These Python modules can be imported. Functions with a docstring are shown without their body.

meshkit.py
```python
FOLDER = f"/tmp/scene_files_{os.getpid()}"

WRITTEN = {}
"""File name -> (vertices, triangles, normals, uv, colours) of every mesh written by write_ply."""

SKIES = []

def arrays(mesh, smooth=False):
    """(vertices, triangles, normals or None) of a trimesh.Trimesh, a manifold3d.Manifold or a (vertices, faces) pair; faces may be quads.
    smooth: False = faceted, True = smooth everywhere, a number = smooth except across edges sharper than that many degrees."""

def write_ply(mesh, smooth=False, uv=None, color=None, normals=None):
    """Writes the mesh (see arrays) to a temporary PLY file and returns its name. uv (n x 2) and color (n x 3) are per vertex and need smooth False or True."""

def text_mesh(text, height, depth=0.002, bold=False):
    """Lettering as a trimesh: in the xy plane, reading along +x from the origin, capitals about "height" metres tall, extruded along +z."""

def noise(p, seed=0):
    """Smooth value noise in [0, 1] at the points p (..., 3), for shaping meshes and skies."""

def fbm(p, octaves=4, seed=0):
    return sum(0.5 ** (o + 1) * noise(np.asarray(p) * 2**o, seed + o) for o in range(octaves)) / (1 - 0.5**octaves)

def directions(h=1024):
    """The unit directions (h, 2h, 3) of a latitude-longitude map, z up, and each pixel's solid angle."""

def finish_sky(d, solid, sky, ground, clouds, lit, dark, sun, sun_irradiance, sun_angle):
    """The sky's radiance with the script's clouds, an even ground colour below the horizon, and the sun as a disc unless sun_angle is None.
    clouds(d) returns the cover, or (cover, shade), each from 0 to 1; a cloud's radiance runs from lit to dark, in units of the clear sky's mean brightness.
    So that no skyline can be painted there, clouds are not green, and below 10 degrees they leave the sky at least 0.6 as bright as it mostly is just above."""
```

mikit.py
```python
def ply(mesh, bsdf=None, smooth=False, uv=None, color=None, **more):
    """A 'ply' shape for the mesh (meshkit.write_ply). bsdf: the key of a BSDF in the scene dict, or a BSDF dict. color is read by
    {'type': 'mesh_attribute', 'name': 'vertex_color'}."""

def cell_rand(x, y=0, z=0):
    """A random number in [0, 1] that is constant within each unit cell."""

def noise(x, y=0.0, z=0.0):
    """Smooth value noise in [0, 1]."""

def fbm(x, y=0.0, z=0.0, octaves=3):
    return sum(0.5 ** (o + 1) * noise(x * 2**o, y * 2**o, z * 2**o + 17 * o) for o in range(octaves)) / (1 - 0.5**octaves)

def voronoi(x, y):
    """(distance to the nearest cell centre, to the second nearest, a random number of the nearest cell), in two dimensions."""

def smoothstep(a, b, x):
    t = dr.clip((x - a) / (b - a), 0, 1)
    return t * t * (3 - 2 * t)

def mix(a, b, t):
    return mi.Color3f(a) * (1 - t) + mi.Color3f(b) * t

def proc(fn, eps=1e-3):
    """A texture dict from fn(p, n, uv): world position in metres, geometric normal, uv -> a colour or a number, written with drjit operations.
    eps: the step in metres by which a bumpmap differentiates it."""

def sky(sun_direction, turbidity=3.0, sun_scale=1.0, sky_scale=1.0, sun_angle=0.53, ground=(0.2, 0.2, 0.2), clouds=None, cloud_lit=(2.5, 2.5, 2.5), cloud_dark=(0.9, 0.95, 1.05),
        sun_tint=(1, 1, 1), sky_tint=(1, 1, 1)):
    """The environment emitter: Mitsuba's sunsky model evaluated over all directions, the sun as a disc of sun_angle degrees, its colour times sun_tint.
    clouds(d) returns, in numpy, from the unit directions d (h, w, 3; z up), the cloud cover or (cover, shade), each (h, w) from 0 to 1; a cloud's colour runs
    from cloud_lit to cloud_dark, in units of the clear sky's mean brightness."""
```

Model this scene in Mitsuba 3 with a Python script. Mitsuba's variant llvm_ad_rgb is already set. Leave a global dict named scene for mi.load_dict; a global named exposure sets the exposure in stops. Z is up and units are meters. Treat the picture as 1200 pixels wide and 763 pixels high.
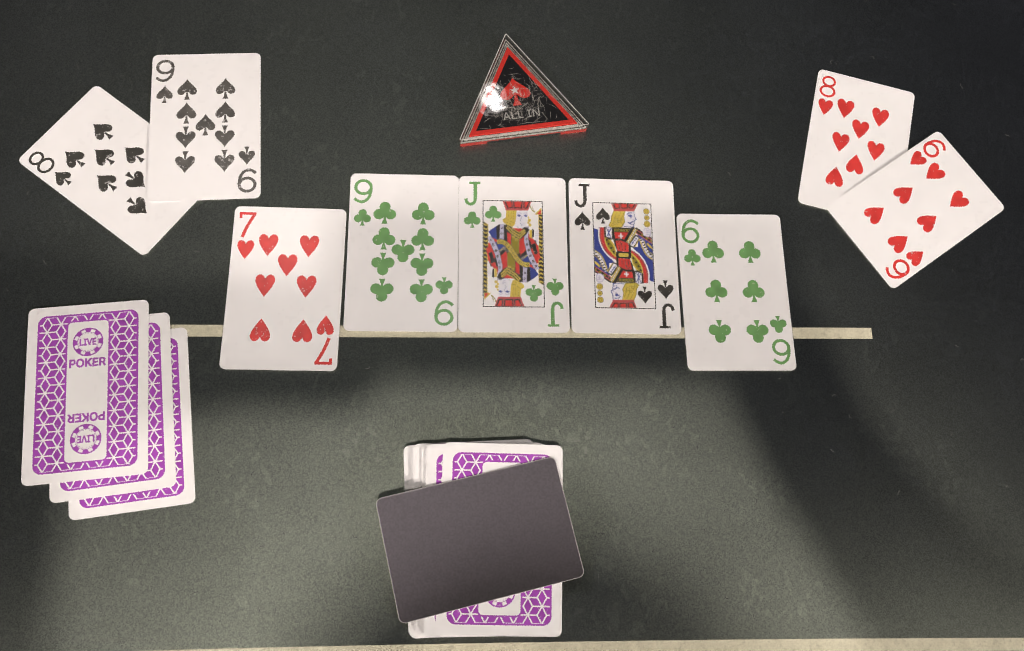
import math, random
import numpy as np, trimesh, drjit as dr, mitsuba as mi, mikit, meshkit
import manifold3d as m3
from shapely import affinity
from shapely.geometry import Polygon, LineString, Point, box, MultiPolygon
from shapely.ops import unary_union
from mikit import proc, noise, fbm, smoothstep, mix
T = mi.ScalarTransform4f
rng = np.random.default_rng(7)
random.seed(7)

# ------------------------------------------------------------------ camera, exposure
H = 0.39303
FWD = np.array([0.06726102, 0.25400625, -0.96486102])
UP = np.array([-0.00357351, 0.96710611, 0.25434817])
RIGHT = np.cross(FWD, UP)
exposure = 0.06
scene, labels = {"type": "scene"}, {}
scene["camera"] = {"type": "perspective", "fov": 66.14, "fov_axis": "x", "near_clip": 0.001, "far_clip": 50.0,
                   "principal_point_offset_y": -0.0196,
                   "to_world": T().look_at(origin=[0, 0, H], target=(np.array([0, 0, H]) + FWD).tolist(), up=UP.tolist())}

# ------------------------------------------------------------------ lamps of the room and two added ones (all above and outside the frame)
WARM = np.array([1.0, 0.912, 0.865])


def bsdf(key, d):
    scene[key] = d
    return key


def lamp(name, pos, radius, power, label, aim=(0, 0, 0.0), tint=WARM, ring=0.0):
    """A ceiling spotlight: a round lit lens in a dark metal can. power: its irradiance on a surface at the origin that faces it."""
    pos, aim = np.array(pos, float), np.array(aim, float)
    d = aim - pos
    dist = np.linalg.norm(d)
    rad = power * dist ** 2 / (math.pi * radius ** 2)
    lens = trimesh.creation.cylinder(radius, 0.004, sections=32)
    lens.apply_translation([0, 0, -0.002])
    flat = trimesh.creation.revolve(np.array([[0.0, 0.0], [radius, 0.0]]), sections=32)
    radius_, radius = radius, max(radius, ring)
    ring_ = np.array([[radius * 1.04, -0.004], [radius * 1.25, -0.004], [radius * 1.25, 0.14], [0, 0.14], [0, 0.13], [radius * 1.04, 0.13], [radius * 1.04, -0.004]])
    can = trimesh.creation.revolve(ring_, sections=32)
    radius = radius_
    z = -d / dist
    x = np.cross([0.0, 1.0, 0.0], z)
    x /= np.linalg.norm(x)
    m = np.eye(4)
    m[:3, 0], m[:3, 1], m[:3, 2], m[:3, 3] = x, np.cross(z, x), z, pos
    n = 48
    a = np.arange(n) * 2 * math.pi / n
    v = np.vstack([np.c_[radius * np.cos(a), radius * np.sin(a), 0 * a], [[0, 0, 0]]])
    f = np.array([[n, (i + 1) % n, i] for i in range(n)])
    scene[name + "__lens"] = mikit.ply((v, f), "lamp_glass", to_world=T(m), emitter={"type": "area", "radiance": {"type": "rgb", "value": (rad * tint).tolist()}})
    if ring:      # added glowing rings round the bulb, giving its mirror image a soft halo
        for i, (r0, r1, share) in enumerate([(0.0, 0.25, 0.45), (0.25, 0.6, 0.11), (0.6, 1.0, 0.025)]):
            r0, r1 = radius + (ring - radius) * r0, radius + (ring - radius) * r1
            v2 = np.vstack([np.c_[r * np.cos(a), r * np.sin(a), 0 * a] for r in (r0, r1)])
            f2 = np.array([[i_, n + i_, n + (i_ + 1) % n, (i_ + 1) % n] for i_ in range(n)])[:, ::-1]
            scene[name + "__halo_ring" + (f"_{i:03d}" if i else "")] = mikit.ply((v2, f2), "lamp_glass", to_world=T(m), emitter={"type": "area", "radiance": {"type": "rgb", "value": (rad * share * tint).tolist()}})
    scene[name + "__can"] = mikit.ply(can, "lamp_metal", smooth=30, to_world=T(m))
    labels[name] = {"label": label, "category": "ceiling lamp", "group": "ceiling lamps above the table"}


bsdf("lamp_glass", {"type": "diffuse", "reflectance": {"type": "rgb", "value": [0.6, 0.6, 0.6]}})
bsdf("lamp_metal", {"type": "twosided", "b": {"type": "roughplastic", "diffuse_reflectance": {"type": "rgb", "value": [0.05, 0.05, 0.05]}, "alpha": 0.3}})

lamp("ceiling_lamp", (0.03, -0.62, 2.0), 0.046, 1.06, "round ceiling spotlight right above the photographer")
lamp("ceiling_lamp_001", (-3.4, -3.8, 2.1), 0.11, 3.95, "round ceiling spotlight to the left behind the photographer")
lamp("ceiling_lamp_002", (3.8, -3.3, 2.1), 0.11, 3.8, "round ceiling spotlight to the right behind the photographer")
lamp("ceiling_lamp_003", (0.113, 1.461, 2.0), 0.022, 0.020, "small ceiling spotlight opposite the photographer", ring=0.052)
lamp("ceiling_lamp_004", (-0.53, 0.864, 2.0), 0.065, 0.036, "small ceiling spotlight on the far left of the table")
lamp("ceiling_lamp_005", (0.0, 0.70, 2.0), 0.13, 0.032, "added wide cool fill lamp above the middle of the table", tint=np.array([0.80, 0.92, 1.0]))  # unseen lamp added to lift the dark band of cloth
lamp("ceiling_lamp_006", (-0.74, 1.20, 2.0), 0.10, 0.016, "added wide dim lamp beyond the far left corner of the table, for glare on the nine of spades")  # unseen lamp added to grey the nine of spades with glare

# ------------------------------------------------------------------ materials
def rgb(*c):
    return {"type": "rgb", "value": [float(x) for x in c]}


def felt_color(p, n, uv):
    x, y = p.x, p.y
    fine = noise(x * 2300, y * 2300)
    mid = noise(x * 1100 + 0.3 * y * 1100, y * 900, 3.0)
    thread = noise(x * 2600, y * 500, 9.0)
    cloud = fbm(x * 22, y * 22, 5.0, 4)
    wisp = smoothstep(0.66, 0.80, noise(x * 160 + 14 * noise(x * 40, y * 40), y * 420 + 9 * noise(x * 50, y * 30, 2.0), 7.0)) * smoothstep(0.5, 0.7, noise(x * 25, y * 25, 8.0))
    lint = smoothstep(0.93, 0.97, noise(x * 900, y * 900, 21.0)) * smoothstep(0.62, 0.8, noise(x * 130, y * 130, 22.0))
    v = 0.50 + 0.65 * fine + 0.25 * (mid - 0.2) + 0.25 * (thread - 0.5) + 0.30 * (cloud - 0.5) + 0.18 * wisp + 1.6 * lint
    return mi.Color3f(0.0245, 0.0272, 0.0325) * v


def felt_bump(p, n, uv):
    return noise(p.x * 1700, p.y * 1700, 1.0) + noise(p.x * 700, p.y * 800, 4.0) * 0.8


def felt_sheen(p, n, uv):
    x, y = p.x, p.y
    v = 0.62 + 0.50 * noise(x * 2000, y * 2000, 2.0) + 0.26 * noise(x * 3100, y * 3100, 12.0) + 0.35 * (fbm(x * 22, y * 22, 15.0, 4) - 0.5)
    v = v + 0.22 * smoothstep(0.66, 0.86, noise(x * 420 + 2 * noise(x * 200, y * 200), y * 300 + 2 * noise(x * 200, y * 200, 2.0), 17.0)) * smoothstep(0.5, 0.75, noise(x * 40, y * 40, 18.0))
    return mi.Color3f(0.885, 0.97, 0.775) * v * 0.435


FELT_A, FELT_W = 0.25, 0.50


def cloth(color, w):
    return {"type": "bumpmap", "scale": 0.00002, "t": proc(felt_bump, 1.5e-4), "b": {"type": "blendbsdf", "weight": w,
            "a": {"type": "diffuse", "reflectance": proc(color)},
            "b": {"type": "roughconductor", "material": "none", "alpha": FELT_A, "specular_reflectance": proc(felt_sheen)}}}


bsdf("felt", cloth(felt_color, FELT_W))


def line_color(p, n, uv):
    v = 0.88 + 0.18 * noise(p.x * 1700, p.y * 1700, 1.0) + 0.2 * (fbm(p.x * 300, p.y * 300, 3.0) - 0.5) - 0.12 * smoothstep(0.7, 0.85, noise(p.x * 900, p.y * 900, 5.0))
    return mi.Color3f(0.55, 0.515, 0.375) * v


bsdf("line_paint", cloth(line_color, 0.12))
CARD_A = 0.045


def paper_color(p, n, uv):
    s = fbm(p.x * 60, p.y * 60, p.z * 2000, 3)
    v = 0.985 + 0.04 * (s - 0.5) - 0.025 * smoothstep(0.72, 0.8, noise(p.x * 500, p.y * 500, 3.0)) * smoothstep(0.55, 0.7, noise(p.x * 70, p.y * 70, 4.0))
    return mi.Color3f(0.82, 0.80, 0.775) * v


def plastic(tex, alpha=CARD_A):
    return {"type": "twosided", "b": {"type": "roughplastic", "diffuse_reflectance": tex, "alpha": alpha, "int_ior": 1.49}}


PAPER = (0.74, 0.715, 0.69)


def ink(col, lo, hi, amount=0.85, mottle=0.25):
    def f(p, n, uv):
        a = noise(p.x * 780, p.y * 780, 11.0) * 0.6 + noise(p.x * 2100, p.y * 2100, 12.0) * 0.4
        patch = 0.12 * (noise(p.x * 140, p.y * 140, 13.0) - 0.5)
        speck = smoothstep(lo, hi, a + patch) * amount
        m = 1 + mottle * (noise(p.x * 260, p.y * 260, 14.0) - 0.5)
        return mix(mi.Color3f(*col) * m, PAPER, speck)
    return plastic(proc(f))


bsdf("paper", plastic(proc(paper_color)))
bsdf("ink_black", ink((0.052, 0.050, 0.044), 0.70, 0.84, 0.45, 0.5))
bsdf("ink_black_worn_glare", ink((0.085, 0.080, 0.071), 0.70, 0.84, 0.45, 0.5))  # lighter black: real wear plus glare put into the ink colour
bsdf("ink_red", ink((0.59, 0.050, 0.044), 0.80, 0.88, 0.5))
bsdf("ink_green", ink((0.155, 0.320, 0.115), 0.78, 0.90, 0.4))
bsdf("ink_purple", ink((0.335, 0.075, 0.395), 0.80, 0.90, 0.3))
bsdf("frame_line", plastic(rgb(0.05, 0.045, 0.04)))
bsdf("court_black", ink((0.045, 0.04, 0.035), 0.78, 0.92, 0.5, 0.3))
bsdf("court_red", ink((0.57, 0.062, 0.052), 0.86, 0.95, 0.3, 0.12))
bsdf("court_brim", ink((0.45, 0.10, 0.095), 0.86, 0.95, 0.3, 0.12))
bsdf("court_yellow", ink((0.59, 0.45, 0.085), 0.86, 0.95, 0.3, 0.12))
bsdf("court_olive", ink((0.27, 0.22, 0.035), 0.86, 0.95, 0.3, 0.12))
bsdf("court_blue", ink((0.058, 0.075, 0.27), 0.86, 0.95, 0.3, 0.12))
bsdf("court_lilac", ink((0.50, 0.47, 0.60), 0.86, 0.95, 0.3, 0.12))
bsdf("court_skin", ink((0.74, 0.715, 0.74), 0.86, 0.95, 0.3, 0.12))


def cut_color(p, n, uv):
    v = 0.85 + 0.5 * (noise(p.x * 1500, p.y * 1500) - 0.5) + 0.15 * (noise(p.x * 700, p.y * 700, 2.0) - 0.5)
    return mi.Color3f(0.052, 0.047, 0.048) * v


def cut_gloss(p, n, uv):
    v = 0.9 + 0.2 * noise(p.x * 1500, p.y * 1500, 6.0)
    return mi.Color3f(0.96, 0.87, 0.98) * v * 0.9


bsdf("cut_plastic", {"type": "twosided", "b": {"type": "blendbsdf", "weight": 0.105,
     "a": {"type": "diffuse", "reflectance": proc(cut_color)},
     "b": {"type": "roughconductor", "material": "none", "alpha": 0.19, "specular_reflectance": proc(cut_gloss)}}})
bsdf("cut_edge", plastic(rgb(0.55, 0.52, 0.5)))
bsdf("painted_sheen", {"type": "twosided", "b": {"type": "roughplastic", "diffuse_reflectance": proc(lambda p, n, uv: mi.Color3f(0.28, 0.27, 0.24) * (0.35 + 1.3 * noise(p.x * 900, p.y * 900, 3.0))), "alpha": 0.15}})  # grey standing for the sheen of the clear rim
bsdf("painted_glint", {"type": "twosided", "b": {"type": "roughplastic", "diffuse_reflectance": rgb(0.56, 0.54, 0.49), "alpha": 0.15}})  # light grey standing for bright reflections along the acrylic edges
bsdf("reflected_red", plastic(rgb(0.24, 0.018, 0.016), 0.12))  # red mirrored from the insert's border, given as a colour
bsdf("acrylic_sheet", {"type": "thindielectric", "int_ior": 1.49})
bsdf("print_black", plastic(rgb(0.012, 0.012, 0.013), 0.25))
bsdf("print_red", plastic(rgb(0.62, 0.04, 0.03), 0.25))
bsdf("print_grey", plastic(rgb(0.42, 0.41, 0.38), 0.25))
bsdf("print_white", plastic(rgb(0.72, 0.70, 0.66), 0.25))
bsdf("scratch", {"type": "twosided", "b": {"type": "diffuse", "reflectance": rgb(0.42, 0.40, 0.36)}})
bsdf("phone_glass", plastic(rgb(0.01, 0.01, 0.012), 0.05))
bsdf("skin", {"type": "twosided", "b": {"type": "principled", "base_color": rgb(0.45, 0.27, 0.2), "roughness": 0.55}})
bsdf("shirt", {"type": "twosided", "b": {"type": "diffuse", "reflectance": rgb(0.035, 0.035, 0.045)}})
bsdf("hair", {"type": "twosided", "b": {"type": "diffuse", "reflectance": rgb(0.03, 0.02, 0.015)}})

# ------------------------------------------------------------------ table
def sheet(x0, x1, y0, y1, z0, z1):
    m = trimesh.creation.box([x1 - x0, y1 - y0, z1 - z0])
    m.apply_translation([(x0 + x1) / 2, (y0 + y1) / 2, (z0 + z1) / 2])
    return m


scene["table"] = mikit.ply(sheet(-1.1, 1.1, -0.24, 0.95, -0.03, 0.0), "felt")
labels["table"] = {"label": "dark grey speed cloth of the card table", "kind": "structure"}
scene["table__betting_line"] = mikit.ply(sheet(-0.165, 0.2206, 0.1038, 0.1099, -0.001, 0.00012), "line_paint")
xs = np.linspace(-0.9, 0.9, 91)
yc = -0.0442 - 0.028 * (xs + 0.07) ** 2
up_, lo_ = np.c_[xs, yc, 0 * xs + 0.00012], np.c_[xs, yc - 0.0059, 0 * xs + 0.00012]
v = np.vstack([up_, lo_])
nn = len(xs)
scene["table__betting_line_001"] = mikit.ply((v, np.array([[i, i + nn, i + nn + 1, i + 1] for i in range(nn - 1)])), "line_paint")

def lint():
    """Short curled fibres lying on the cloth."""
    r = np.random.default_rng(11)
    vs, fs = [], []
    for _ in range(300):
        x, y = r.uniform(-0.3, 0.36), r.uniform(-0.05, 0.34)
        if r.random() < 0.5:
            x, y = r.normal(-0.02, 0.12), r.normal(0.03, 0.035)
        n, L, t, c = 7, r.uniform(0.0012, 0.0045), r.uniform(0, 2 * math.pi), r.normal(0, 500)
        w = r.uniform(0.00004, 0.00010)
        p = [np.array([x, y])]
        for i in range(n - 1):
            p.append(p[-1] + L / n * np.array([math.cos(t), math.sin(t)]))
            t += c * L / n + r.normal(0, 0.25)
        p = np.array(p)
        d = np.gradient(p, axis=0)
        d /= np.linalg.norm(d, axis=1, keepdims=True)
        o = np.c_[-d[:, 1], d[:, 0]] * w
        k = 2 * n * len(vs)
        vs.append(np.c_[np.vstack([p + o, p - o]), np.full(2 * n, 0.00006 + 0.00004 * r.random())])
        fs += [[k + i + n, k + i + n + 1, k + i + 1] for i in range(n - 1)] + [[k + i + n, k + i + 1, k + i] for i in range(n - 1)]
    scene["table__lint"] = mikit.ply((np.vstack(vs), np.array(fs)), "lint_fibre")
    labels["table__lint"] = {"label": "pale specks of lint on the cloth", "kind": "stuff"}


bsdf("lint_fibre", {"type": "twosided", "b": {"type": "diffuse", "reflectance": rgb(0.15, 0.15, 0.135)}})
lint()

# ------------------------------------------------------------------ flat print helpers (millimetres, card centre = origin)
MM = 0.001
CW, CH, CT = 58.12, 88.0, 0.30


def polys(g):
    return [p for p in getattr(g, "geoms", [g]) if p.geom_type == "Polygon" and p.area > 1e-4]


def flat(g, edge=7.0):
    vs, fs, k = [], [], 0
    for p in polys(g):
        a, f = trimesh.creation.triangulate_polygon(p, engine="earcut")
        vs.append(a)
        fs.append(np.asarray(f) + k)
        k += len(a)
    v, f = np.vstack(vs), np.vstack(fs)
    v = np.c_[v, np.zeros(len(v))]
    if edge:
        v, f = trimesh.remesh.subdivide_to_size(v, f, edge)
    e1, e2 = v[f[:, 1]] - v[f[:, 0]], v[f[:, 2]] - v[f[:, 0]]
    neg = (e1[:, 0] * e2[:, 1] - e1[:, 1] * e2[:, 0]) < 0
    f = np.where(neg[:, None], f[:, ::-1], f)
    return v, f


def curve(pts, n=12, closed=False):
    """Catmull-Rom through the points."""
    p = np.array(pts, float)
    q = np.vstack([p[-1:], p, p[:2]]) if closed else np.vstack([2 * p[0] - p[1], p, 2 * p[-1] - p[-2]])
    out = []
    for i in range(len(q) - 3):
        t = np.linspace(0, 1, n, endpoint=False)[:, None]
        a, b, c, d = q[i:i + 4]
        out.append(0.5 * (2 * b + (c - a) * t + (2 * a - 5 * b + 4 * c - d) * t ** 2 + (-a + 3 * b - 3 * c + d) * t ** 3))
    out = np.vstack(out)
    return out if closed else np.vstack([out, p[-1:]])


def stroke(pts, w, smooth=True, cap="flat"):
    return LineString(curve(pts) if smooth else pts).buffer(w / 2, cap_style=cap, join_style="round")


def rrect(w, h, r):
    return box(-w / 2 + r, -h / 2 + r, w / 2 - r, h / 2 - r).buffer(r, quad_segs=8)


def ell(cx, cy, rx, ry):
    return affinity.translate(affinity.scale(Point(0, 0).buffer(1, quad_segs=12), rx, ry), cx, cy)


def heart():
    right = [(0, 3.6), (0.9, 5.2), (2.6, 6.0), (4.3, 5.2), (5.0, 3.3), (4.6, 1.2), (3.2, -1.6), (1.4, -4.2), (0, -6.1)]
    r = curve(right)
    return Polygon(np.vstack([r, (r * [-1, 1])[::-1]])).buffer(0)


def spade():
    right = [(0, 6.6), (0.5, 5.6), (1.8, 3.8), (3.6, 1.9), (4.8, 0.2), (5.15, -1.4), (4.5, -2.9), (3.1, -3.4), (1.7, -2.9), (0.6, -1.6)]
    r = curve(right)
    body = Polygon(np.vstack([r, (r * [-1, 1])[::-1]])).buffer(0)
    stem = Polygon([(-0.45, -1.8), (0.45, -1.8), (0.65, -4.0), (1.6, -6.4), (-1.6, -6.4), (-0.65, -4.0)])
    return unary_union([body, stem])


def club():
    c = unary_union([Point(0, 3.25).buffer(2.9), Point(-3.05, -0.95).buffer(2.95), Point(3.05, -0.95).buffer(2.95), Polygon([(-1.2, 1.6), (1.2, 1.6), (1.2, -1.2), (-1.2, -1.2)])])
    stem = Polygon([(-0.35, -0.5), (0.35, -0.5), (0.6, -3.6), (1.65, -6.4), (-1.65, -6.4), (-0.6, -3.6)])
    return unary_union([c, stem])


PIP = {"heart": heart(), "spade": spade(), "club": club()}


def nine():
    loop = affinity.translate(affinity.scale(Point(0, 0).buffer(1, quad_segs=16), 4.9, 4.6), -0.05, 2.35).difference(affinity.translate(affinity.scale(Point(0, 0).buffer(1, quad_segs=16), 3.25, 3.0), -0.05, 2.35))
    tail = stroke([(4.05, 2.3), (4.0, 0.4), (3.2, -3.0), (1.5, -5.2), (-0.7, -6.15), (-3.0, -5.5), (-4.6, -4.2)], 1.6)
    return unary_union([loop, tail])


def eight():
    a = ell(0, 3.4, 4.1, 3.6).difference(ell(0, 3.4, 2.8, 2.3))
    b = ell(0, -3.1, 4.75, 3.95).difference(ell(0, -3.1, 3.4, 2.6))
    return unary_union([a, b])


def seven():
    return unary_union([box(-4.4, 5.5, 4.3, 7.0), box(-4.4, 3.6, -2.9, 6.5), stroke([(3.55, 6.2), (2.2, 3.6), (0.6, 0.4), (-0.8, -3.0), (-2.1, -7.0)], 1.7)])


def jay():
    return unary_union([box(-1.5, 5.6, 4.4, 6.9), box(0.75, -3.0, 2.75, 6.5), stroke([(1.75, -2.6), (1.2, -4.9), (-0.6, -6.1), (-2.6, -5.2), (-3.4, -2.9)], 1.7)])


RANK = {"6": affinity.rotate(nine(), 180, origin=(0, 0)), "7": seven(), "8": eight(), "9": nine(), "J": jay()}

# ------------------------------------------------------------------ cards
BODY2D = rrect(CW, CH, 3.1)


def card_body():
    p = BODY2D.segmentize(6.0)
    m = trimesh.creation.extrude_polygon(p, CT - 0.06, engine="earcut")
    v, f = trimesh.remesh.subdivide_to_size(m.vertices, m.faces, 8.0)
    m = trimesh.Trimesh(v, f, process=True)
    m.merge_vertices()
    return np.array(m.vertices) + [0, 0, 0.06], np.array(m.faces)


BV, BF = card_body()


class Card:
    """One card lying at (x, y) turned by a radians, its underside at height z (mm); bend(x, y) gives the lift of each of its points in mm."""

    def __init__(self, key, x, y, a, z=0.0, bend=None, label="", group=None, paper="paper"):
        self.key, self.z, self.bend, self.n = key, z, bend or (lambda X, Y: 0 * X), {}
        m = np.eye(4)
        m[:3, :3] = [[math.cos(a), -math.sin(a), 0], [math.sin(a), math.cos(a), 0], [0, 0, 1]]
        m[:2, 3] = x, y
        m[:3, :3] *= MM
        self.m = T(m)
        self.put("", (BV, BF), paper, 0.0, smooth=40)
        labels[key] = {"label": label, "category": "playing card"}
        if group:
            labels[key]["group"] = group

    def put(self, part, vf, mat, lift, smooth=False):
        v, f = vf
        v = np.array(v, float)
        v[:, 2] += self.z + lift + self.bend(v[:, 0], v[:, 1])
        key = self.key
        if part:
            k = self.key + "__" + part
            i = self.n.get(k, 0)
            self.n[k] = i + 1
            key = k if i == 0 else f"{k}_{i:03d}"
        scene[key] = mikit.ply((v, f), mat, smooth=smooth, to_world=self.m)
        return key[len(self.key) + 2:]

    def ink(self, part, g, mat):
        return self.put(part, flat(g), mat, CT + 0.02)


def place(g, x, y, flip=False, s=1.0):
    g = affinity.scale(g, s, s, origin=(0, 0))
    if flip:
        g = affinity.rotate(g, 180, origin=(0, 0))
    return affinity.translate(g, x, y)


def corners(c, rank, suit, mat):
    sy = {"heart": 20.0, "spade": 19.2, "club": 18.9}[suit]
    s = {"heart": 0.86, "spade": 0.83, "club": 0.75}[suit]
    for flip in (False, True):
        k = -1 if flip else 1
        c.ink("rank_mark", place(RANK[rank], -22.0 * k, 33.8 * k, flip), mat)
        c.ink("small_pip", place(PIP[suit], -21.9 * k, sy * k, flip, s), mat)


LAY = {"6": [(-10.2, 22.3, 0), (10.2, 22.3, 0), (-10.2, 0, 0), (10.2, 0, 0), (-10.2, -22.8, 1), (10.2, -22.8, 1)],
       "7": [(-10.4, 22.8, 0), (10.7, 22.8, 0), (0.2, 12.0, 0), (-10.4, 0.6, 0), (10.7, 0.6, 0), (-10.5, -23.2, 1), (10.6, -23.2, 1)],
       "8": [(-10.2, 22.2, 0), (10.6, 22.2, 0), (0.1, 11.2, 0), (-10.1, 0.0, 0), (10.6, 0.0, 0), (0.1, -11.2, 1), (-10.3, -22.2, 1), (10.4, -22.2, 1)],
       "9": [(-10.1, 21.9, 0), (10.3, 21.9, 0), (-10.1, 7.4, 0), (10.3, 7.4, 0), (0, 0, 0), (-10.2, -7.2, 1), (10.2, -7.2, 1), (-10.2, -21.8, 1), (10.2, -21.8, 1)]}


def number_card(c, rank, suit, mat):
    corners(c, rank, suit, mat)
    for x, y, fl in LAY[rank]:
        c.ink("pip", place(PIP[suit], x, y, bool(fl)), mat)


# ---- the two court pictures: (name, material, outline) in order of painting, upper half; the lower half is the same turned by 180 degrees
FRAME = box(-16.3, -30.2, 16.3, 30.2)


def court(c, suit, mat, items, centre=()):
    jobs = [("court_frame", "court_black", FRAME.difference(box(-15.85, -29.75, 15.85, 29.75)), None)]
    inner = box(-15.8, -29.7, 15.8, 29.7)
    layers = []
    for name, m, g in items:
        for k in (0, 1):
            layers.append((name, m, affinity.rotate(g, 180 * k, origin=(0, 0)).intersection(inner)))
    for name, m, g in centre:
        layers.append((name, m, g.intersection(inner)))
    for k in (0, 1):
        s = -1 if k else 1
        layers.append(("court_pip", mat, place(PIP[suit], -10.6 * s, 22.5 * s, bool(k), 0.74)))
    above, out = None, []
    for name, m, g in layers[::-1]:
        vis = g if above is None else g.difference(above)
        above = g if above is None else unary_union([above, g])
        vis = vis.buffer(-0.005)
        if polys(vis):
            out.append((name, m, vis))
    c.ink("court_picture", jobs[0][2], "frame_line")
    for name, m, g in out[::-1]:
        if name == "court_pip":
            c.ink("court_pip", g, m)
        else:
            c.ink("court_picture__" + name, g, m)


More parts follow.
